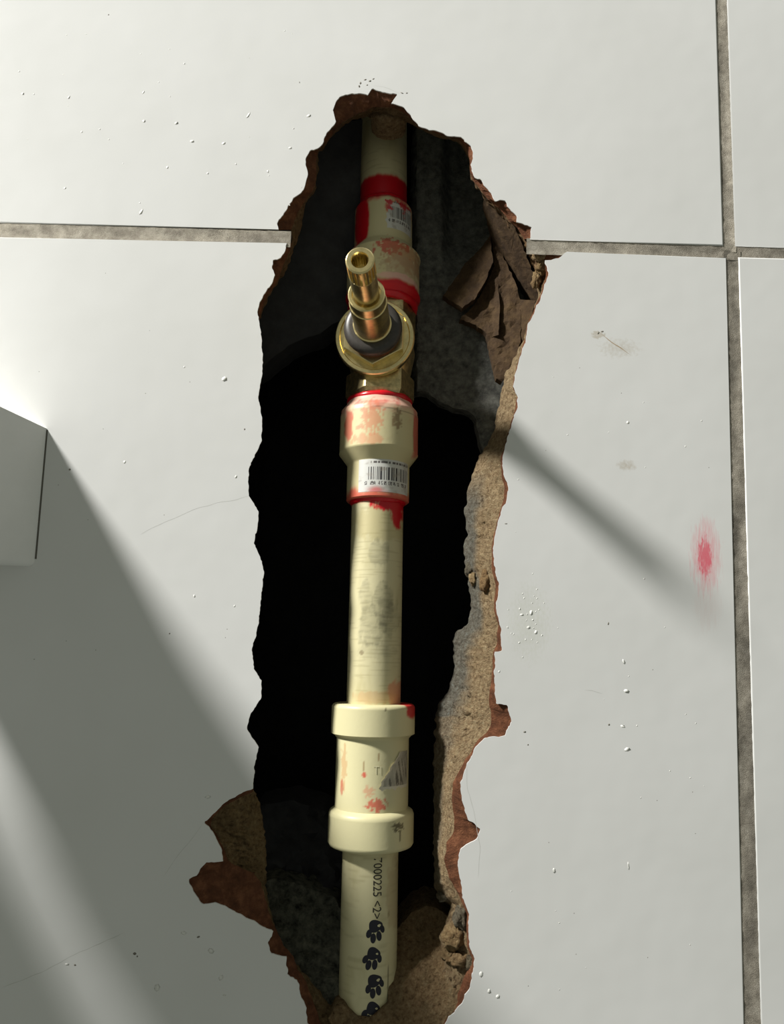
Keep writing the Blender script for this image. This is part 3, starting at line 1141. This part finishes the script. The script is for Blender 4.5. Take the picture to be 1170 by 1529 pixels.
def barcode(dirt):
    rnd = random.Random(21)
    bars, x = [], 0.14
    while x < .93:
        w = rnd.choice((.012, .012, .02, .03))
        bars.append((x, x + w))
        x += w + rnd.choice((.012, .018, .026))
    dig = [random.Random(i).random() for i in range(60)]

    def f(a, b):
        c = srgb(206, 206, 200)
        if .36 < b < .74 and .18 < a < .95 and any(p <= a < q for p, q in bars):
            c = srgb(52, 50, 52)
        if .20 < b < .31 and .1 < a < .95 and dig[int(a * 42) % 60] > .42 and n3(a * 60, b * 40, 3) > -.2:
            c = srgb(96, 92, 90)
        if .86 < b < .93 and .22 < a < .98 and dig[int(a * 55) % 60] > .35:
            c = srgb(90, 86, 84)
        k = fbm(a * 5, b * 5, dirt)
        c = mixc(c, srgb(150, 140, 126), .5 * sstep(.05, .4, k))
        if dirt == 2:
            c = mixc(c, srgb(205, 90, 90), .8 * sstep(.18, .05, math.hypot((a - .32) * .8, b - .05) + .1 * k))
        else:
            c = mixc(c, REDC, .9 * sstep(.0, .25, fbm(a * 4, b * 4, 5) + (b - .75)))
        return c
    return f


l1 = link('barcode_label', patch(-.62, 1.22, zq(744), zq(697), 13.46, 150, 46, barcode(2)), M_LABEL, ad1, mw)
l1['label'] = 'white barcode label wrapped round the adapter'


def up_adapter_col(ymap):
    def f(th, z, r):
        y, u = ymap(z), math.sin(th)
        c = mixc(CPVC, srgb(200, 188, 140), .4)
        k = fbm(th * 2.2, y * .05, 13)
        c = stain(c, REDC, sstep(326, 316, y + 10 * k))
        c = stain(c, REDC, blob(u, y, -.72, 345, .30, 52, 12, .5))
        c = stain(c, REDC, .8 * blob(u, y, .55, 335, .5, 14, 14, 1.2))
        c = stain(c, srgb(190, 70, 56), .85 * blob(u, y, .25, 398, .45, 14, 15, 2.8, (5, .14)))
        c = stain(c, srgb(170, 110, 74), .6 * blob(u, y, .65, 410, .6, 20, 18, 2.4, (5, .12)))
        c = stain(c, srgb(176, 150, 120), .6 * blob(u, y, .5, 425, .6, 18, 21, 2.0, (6, .15)))
        c = stain(c, srgb(224, 176, 166), .8 * blob(u, y, .4, 440, .6, 6, 24, .8))
        c = stain(c, REDC, sstep(441, 448, y + 6 * k))
        return c
    return f


mw, L, ym = run(UP0, UP1, 462, 314)
zu = lambda y, L=L: L * (462 - y) / (462 - 314)
prof = [(0, 12.6), (.8, 14.8), (zu(450), 17.0), (zu(392), 17.2), (zu(378), 13.6), (zu(372), 13.4), (zu(320), 13.4), (zu(316), 12.6), (zu(314), 11.1)]
ad2 = link('threaded_adapter', lathe_mesh(prof, 160, 0.45, up_adapter_col(ym), lambda th, z: octo(th, z) if zu(448) <= z <= zu(394) else 1.0), M_CPVC, pipe, mw)
ad2['label'] = 'cream adapter above the valve, smeared with red cement'
sharpen(ad2, 40)
link('barcode_label', patch(.05, 1.25, zu(366), zu(322), 13.46, 100, 40, barcode(9), lambda a, b: b < .98 - .3 * (1 - a) * abs(n3(a * 6, 2)) and a > .06 + .12 * n3(b * 6, 3)), M_LABEL, ad2, mw)


# upper pipe
def up_extra(c, u, y, th):
    c = stain(c, REDC, sstep(281, 287, y + 7 * fbm(th * 1.9, 4, 3)))
    return c


mw, L, ym = run(UP0, UP1, 322, 95)
sec3 = link('pipe_section', lathe_mesh([(0, R), (L, R)], 128, 0.6, pipe_color(9, up_extra)(ym)), M_CPVC, pipe, mw)
sec3['label'] = 'upper length of cream pipe running up into the wall'


# beads of red cement at the joints
def bead(parent, mw, z, r, tube, seed):
    vs, fs = [], []
    n, m = 72, 10
    for i in range(n):
        th = 2 * math.pi * i / n
        k = 1 + .45 * n3(math.cos(th) * 1.8, math.sin(th) * 1.8, seed)
        for j in range(m):
            a = 2 * math.pi * j / m
            rr = r + tube * k * math.cos(a)
            vs.append((rr * math.sin(th) * MM, -rr * math.cos(th) * MM, (z + tube * 1.5 * k * math.sin(a)) * MM))
    for i in range(n):
        for j in range(m):
            a, b = i * m, ((i + 1) % n) * m
            j2 = (j + 1) % m
            fs.append((a + j, b + j, b + j2, a + j2))
    return link('cement_bead', mesh(vs, fs), M_RED, parent, mw)


bead(ad1, AD1, 0.0, 11.0, .9, 3)
bead(ad1, AD1, zq(603), 13.2, 1.1, 6)
bead(ad2, WORLD[ad2.name], zu(315), 11.1, 1.1, 9)
bead(ad2, WORLD[ad2.name], 0.2, 14.6, 1.3, 12)

# ------------------------------------------------------------------ brass valve
V0 = P(559, 502, 13.0)                      # centre of the flange face
VA = (P(537, 388, -50) - V0)
VLEN = VA.length / MM
VA.normalize()
valve = empty('stop_valve', axis_pt((566, 602, 27.5), (572, 460, 37.5), 590), 'brass stop valve with a bare splined spindle between the two pipe adapters', 'valve')
valve_up = Vector((0, 0, 1))


def vframe(origin, axis, roll=0.0):
    up = Vector((0, 0, 1))
    x = up.cross(axis).normalized()
    y = axis.cross(x)
    m = Matrix(((x.x, y.x, axis.x, origin.x), (x.y, y.y, axis.y, origin.y), (x.z, y.z, axis.z, origin.z), (0, 0, 0, 1)))
    return m @ Matrix.Rotation(roll, 4, 'Z')


VM = vframe(V0, VA)


def hexshape(th, z, n=6, off=0.0):
    s = math.pi * 2 / n
    a = (th + off) % s - s / 2
    return 1 / math.cos(a) * math.cos(math.pi / n)


def vpart(name, prof, mat, seg=96, shape=None, cap=True, label=None, ang=30):
    ob = link(name, lathe_mesh(prof, seg, None, None, shape, cap), mat, valve, VM)
    sharpen(ob, ang)
    if label:
        ob['label'] = label
    return ob


vpart('flange', [(-4.2, 15.4), (-4.0, 16.4), (-3.4, 16.9), (-.8, 16.9), (-.2, 16.5), (0, 15.9), (0.02, 15.0), (-.5, 14.6), (-.5, 6)], M_BRASS, 128, label='round brass flange')
# lathe angle 0 lies on local -y, so a corner of the nut points down the flange
vpart('hex_nut', [(-1, 12.3), (4.2, 12.3), (4.5, 12.0), (4.5, 10)], M_BRASS, 96, lambda th, z: hexshape(th, z, 6, 0.0) / math.cos(math.pi / 6), label='six-sided brass nut')
vpart('gasket', [(4.4, 11.0), (5.6, 11.0), (6.0, 10.4), (6.0, 8)], M_GASKET)
vpart('rubber_ring', [(5.6, 8), (5.8, 10.6), (6.6, 11.6), (8.2, 12.1), (9.8, 11.7), (10.8, 10.7), (11.2, 9.2), (11.0, 7)], M_RUBBER, 96, ang=60, label='dark rubber ring')
SL = VLEN
vpart('sleeve', [(6, 7.9), (12.2, 7.9), (12.6, 7.4), (SL * .50, 7.3), (SL * .50 + .3, 7.0), (SL * .60, 7.0), (SL * .60 + .5, 6.6), (SL * .60 + .5, 5.6), (SL * .58, 5.5)], M_BRASS, 96, label='smooth brass sleeve')
sp = vpart('spindle', [(SL * .5, 4.9), (SL * .845, 4.9), (SL * .85, 4.3)], M_BRASS, 96)


def spline(th, z):
    if z < SL * .86 or z > SL - 3.4:
        return 1.0
    return 1.0 - 0.2 * (0.5 + 0.5 * (1 if math.cos(th * 18) > 0 else -1))


prof = [(SL * .845, 4.2), (SL * .847, 4.9), (SL * .859, 5.05), (SL * .8601, 5.05), (SL - 3.41, 5.05), (SL - 3.4, 5.05), (SL - .5, 5.0), (SL, 4.5), (SL, 3.1), (SL - .5, 2.8), (SL - 7, 2.6)]
hd = link('splined_head', lathe_mesh(prof, 216, None, None, spline), M_BRASS, valve, VM)
sharpen(hd, 30)
hd['label'] = 'toothed end of the spindle with a threaded hole'

# body behind the flange: neck, tee barrel, hexagon collars on the pipe axis
vpart('neck', [(-26, 11.5), (-10, 11.5), (-7, 13), (-4.1, 14.5)], M_BRASSD)
b0 = axis_pt(LB0, LB1, 600)
t0 = axis_pt(UP0, UP1, 462)
bm_ = frame(b0, t0)
BL = (t0 - b0).length / MM
ob = link('body', lathe_mesh([(5, 12), (11, 13), (BL / 2, 15), (BL - 11, 13), (BL - 5, 12)], 64), M_BRASSD, valve, bm_)


def hexc(th, z):
    s = math.pi / 3
    a = (th + 0.42) % s - s / 2
    return 1 / math.cos(a) * math.cos(math.pi / 6) / math.cos(math.pi / 6) * 0.985


hx = [(-1.2, 12.4), (-.2, 13.0), (.5, 13.5), (10.0, 13.5), (10.8, 13.0), (11.4, 12)]
h1 = link('hex_collar', lathe_mesh(hx, 96, None, None, hexc), M_BRASSD, valve, bm_ @ Matrix.Translation((0, 0, .6 * MM)))
sharpen(h1, 25)
h2 = link('hex_collar', lathe_mesh([(z, r) for z, r in hx], 96, None, None, hexc), M_BRASSD, valve, bm_ @ Matrix.Translation((0, 0, (BL - 11.4) * MM)))
sharpen(h2, 25)

# ------------------------------------------------------------------ white fixture on the wall at the left
C1, C2 = P(70, 640, 0), P(51, 846, 0)


def fixture():
    # rim edge direction: runs out from the wall, angled so its shadow takes the wanted slant
    s = P(408, 1168) - C1
    n1 = (LAMP - C1).cross(s).normalized()
    n2 = (C1 - CAM).cross(P(0, 607) - CAM).normalized()
    d = n1.cross(n2).normalized()
    if d.y > 0:
        d = -d
    return d


FD = fixture()
KNEE, TIPD = 0.05, 0.085
M1 = C1 + FD * (KNEE / -FD.y)
# lower edge leaves the wall towards photo point (0, 842)
n3_ = (C2 - CAM).cross(P(0, 842) - CAM).normalized()
side_n = (M1 - C1).cross(C2 - C1).normalized()
D2 = side_n.cross(n3_).normalized()
if D2.y > 0:
    D2 = -D2
M2 = C2 + D2 * (KNEE / -D2.y)
SHADOW_FLARE = Vector((0.19, 0, 0.07))  # unseen outer end bent to steer where its shadow falls
O1 = M1 + (FD / -FD.y + SHADOW_FLARE) * TIPD
O2 = M2 + (D2 / -D2.y + SHADOW_FLARE) * TIPD + Vector((0, 0, 0.026))
WID = Vector((-0.045, 0, 0))
fix = empty('wall_fixture', (C1 + C2) / 2, 'white enamelled box fixture fixed to the tiles, its unseen outer part shaped to cast a broad slanting shadow', 'fixture')


def fixture_body():
    bm = bmesh.new()
    q = [C1, C2, M2, O2, O1, M1]
    va = [bm.verts.new(p) for p in q]
    vb = [bm.verts.new(p + WID) for p in q]
    for v in (va, vb):
        for f in ((0, 1, 2, 5), (5, 2, 3, 4)):
            bm.faces.new([v[k] for k in f])
    for i in range(6):
        j = (i + 1) % 6
        bm.faces.new((va[i], vb[i], vb[j], va[j]))
    bmesh.ops.recalc_face_normals(bm, faces=bm.faces)
    bm.edges.ensure_lookup_table()
    es = [e for e in bm.edges if not all(abs(v.co.y) < 1e-6 for v in e.verts)]
    low = [e for e in es if set(e.verts) in ({va[1], va[2]}, {va[2], va[3]})]
    bmesh.ops.bevel(bm, geom=low, offset=0.0022, segments=5, affect='EDGES', profile=0.5)
    me = bpy.data.meshes.new('fixture')
    bm.to_mesh(me)
    bm.free()
    return me


shadow_shaped_arm = link('shadow_shaped_arm', fixture_body(), M_CERAM, fix, smooth=False)  # only the wall end is seen; the rest is shaped for its shadow
added_shade_arm = link('shadow_shaped_arm', shadow_shaped_arm.data, [], fix, Matrix.Translation((-0.106, 0, 0)), smooth=False)  # unseen second arm, added to dim the light patch below


def bar_mesh(a, b, w):
    """thin bead from a to b, w mm wide"""
    vs, fs = [], []
    t = (b - a).normalized()
    x = Vector((0, 1, 0)).cross(t).normalized()
    for p in (a, b):
        for i in range(8):
            g = 2 * math.pi * i / 8
            vs.append(p + x * math.cos(g) * w * MM + Vector((0, 1, 0)) * math.sin(g) * w * .5 * MM)
    for i in range(8):
        k = (i + 1) % 8
        fs.append((i, k, 8 + k, 8 + i))
    return mesh(vs, fs)


pl = bmesh.new()
bmesh.ops.create_cube(pl, size=1)
for v in pl.verts:
    v.co = Vector((lerp(C1.x - .15, C1.x - .04, v.co.x + .5), lerp(-.006, -.0002, v.co.y + .5), lerp(C2.z + .012, C1.z - .008, v.co.z + .5)))
pm = bpy.data.meshes.new('plate')
pl.to_mesh(pm)
pl.free()
link('added_back_plate', pm, M_CERAM, fix, smooth=False)  # unseen plate, added with the second arm to shape the light
link('joint_shade_strip', bar_mesh(C1 + Vector((.0001, 0, -.0005)), C2 + Vector((.0003, 0, .003)), .38), plain('joint_shade', srgb(96, 94, 86), .8), fix)  # dark strip painted in place of the shadow gap at the wall

# ------------------------------------------------------------------ specks stuck on the tiles
def specks(name, items, mat, parent, seed):
    rnd = random.Random(seed)
    bm = bmesh.new()
    for (x, y, rx, ry) in items:
        c = P(x, y, 0)
        m0 = len(bm.verts)
        r = bmesh.ops.create_icosphere(bm, subdivisions=1, radius=1)
        rot = rnd.uniform(-.5, .5)
        for v in r['verts']:
            q = v.co
            k = 1 + .45 * n3(q.x * 2 + x, q.y * 2, q.z * 2 + y)
            a, b = q.x * rx * k * .85, q.z * ry * k * .85
            v.co = c + Vector(((a * math.cos(rot) - b * math.sin(rot)) / 3.8, q.y * 0.14 * min(rx, ry) / 3.8 * k, (a * math.sin(rot) + b * math.cos(rot)) / 3.8)) * MM
    me = bpy.data.meshes.new(name)
    bm.to_mesh(me)
    bm.free()
    ob = link(name, me, mat, parent)
    ob['kind'] = 'stuff'
    return ob


rnd = random.Random(4)
up_sp = [(214,138,2,4),(215,181,3,3),(263,184,4,3),(287,211,5,3),(334,214,4,3),(250,250,2.5,3),(310,259,2,2),(97,281,2.5,2),(211,316,3,7),(371,172,2,7),(461,173,5,3),(433,221,4,2.5),(275,95,2,2),(149,193,2,1.5),(122,197,2,2),(34,140,3,3),(103,145,2,4),(400,256,2,3),(352,245,1.5,2)]
for _ in range(22):
    up_sp.append((rnd.uniform(20, 480), rnd.uniform(20, 320), rnd.uniform(.8, 1.6), rnd.uniform(.8, 1.8)))
specks('plaster_specks', up_sp, M_SPECK, main_upper, 1)
lo_sp = [(937,631,3,3),(931,988,2.5,5),(935,1032,5,3.5),(930,1085,5,2),(936,1119,6,3.5),(827,1300,2.5,4.5),(938,1293,1.6,7),(743,1488,4,3.5),(718,1455,4,5),(730,1480,3,4),(789,937,4,3),(800,944,3,4),(793,915,3,5),(779,918,4,2),(290,890,2,3),(350,905,2,2),(275,548,2,2),(335,566,6,5),(310,1190,6,3),(274,1393,5,3),(315,1420,5,4),(330,1460,4,5),(335,1486,3,1.5),(235,1475,5,6),(100,1440,4,2),(745,1003,2.5,2),(352,712,2.5,3),(186,690,3,3)]
for _ in range(30):
    lo_sp.append((rnd.uniform(760, 1060), rnd.uniform(560, 1480), rnd.uniform(.7, 1.5), rnd.uniform(.7, 1.8)))
for _ in range(26):
    lo_sp.append((rnd.gauss(792, 16), rnd.gauss(925, 26), rnd.uniform(.8, 2), rnd.uniform(.8, 2.2)))
specks('plaster_specks', lo_sp, M_SPECK, main_lower, 2)
dk = [(893,497,2,3),(899,495,3,1.6),(908,931,1.4,3),(930,1084,3,1.2),(783,1093,2.5,1.6),(788,1112,1.5,1.5),(909,1082,2,2),(296,1399,3,1.6),(201,1424,3,2.4),(112,1441,2,1.6),(205,1428,1.5,1.5),(13,745,2,2),(104,701,2,2),(755,782,3,1),(365,641,1.5,2),(253,946,1.5,1.5)]
for _ in range(14):
    dk.append((rnd.uniform(30, 340), rnd.uniform(400, 1000), .8, .8))
for _ in range(14):
    dk.append((rnd.uniform(770, 1070), rnd.uniform(420, 1480), .8, .8))
specks('dark_specks', dk, M_SPECKD, main_lower, 3)
specks('dark_specks', [(538,124,2,3),(545,119,3,1.6),(552,121,3,2),(557,118,2.5,1.5),(548,127,2,1.5),(536,129,2,3),(600,139,4,1.2),(607,139,2,1.5),(162,22,1.5,1.5),(447,123,1,2)], M_SPECKD, main_upper, 5)


# hairline cracks and scratches in the glaze
def crack(pts, w, mat, parent, seed):
    q = resample(pts, max(8, int(sum(math.dist(a, b) for a, b in zip(pts, pts[1:])) / 5)))
    vs, fs = [], []
    for i, (x, y) in enumerate(q):
        a = q[max(0, i - 1)]
        b = q[min(len(q) - 1, i + 1)]
        L = math.dist(a, b) or 1
        nx, ny = -(b[1] - a[1]) / L, (b[0] - a[0]) / L
        x += 1.2 * n3(x * .05, y * .05, seed)
        y += 1.6 * n3(x * .05, y * .05, seed + 5)
        ww = w * (.55 + .45 * n3(i * .4, seed)) * min(1, i / 3, (len(q) - 1 - i) / 3 + .15)
        vs.append(P(x + nx * ww, y + ny * ww, -.012))
        vs.append(P(x - nx * ww, y - ny * ww, -.012))
    for i in range(len(q) - 1):
        fs.append((2 * i, 2 * i + 1, 2 * i + 3, 2 * i + 2))
    return link('hairline_crack', mesh(vs, fs), mat, parent, smooth=False)


M_CRACK = plain('crack_dirt', (0.56, 0.56, 0.53), .8)
crack([(208,798),(245,780),(300,757),(370,741)], .6, M_CRACK, main_lower, 1)
crack([(0,1476),(60,1453),(120,1421),(185,1393)], .8, M_CRACK, main_lower, 2)
crack([(305,1228),(282,1258),(262,1282),(243,1310)], .5, M_CRACK, main_lower, 3)
crack([(872,1030),(884,1031),(899,1036)], .8, M_CRACK, main_lower, 4)
crack([(696,1140),(698,1180),(708,1215),(716,1262),(714,1310)], .5, M_CRACK, main_lower, 5)
crack([(895,497),(915,512),(940,530)], 1.0, plain('rust_scratch', srgb(168, 146, 116), .8), main_lower, 6)
crack([(556,128),(575,130),(597,139)], .5, M_CRACK, main_upper, 7)
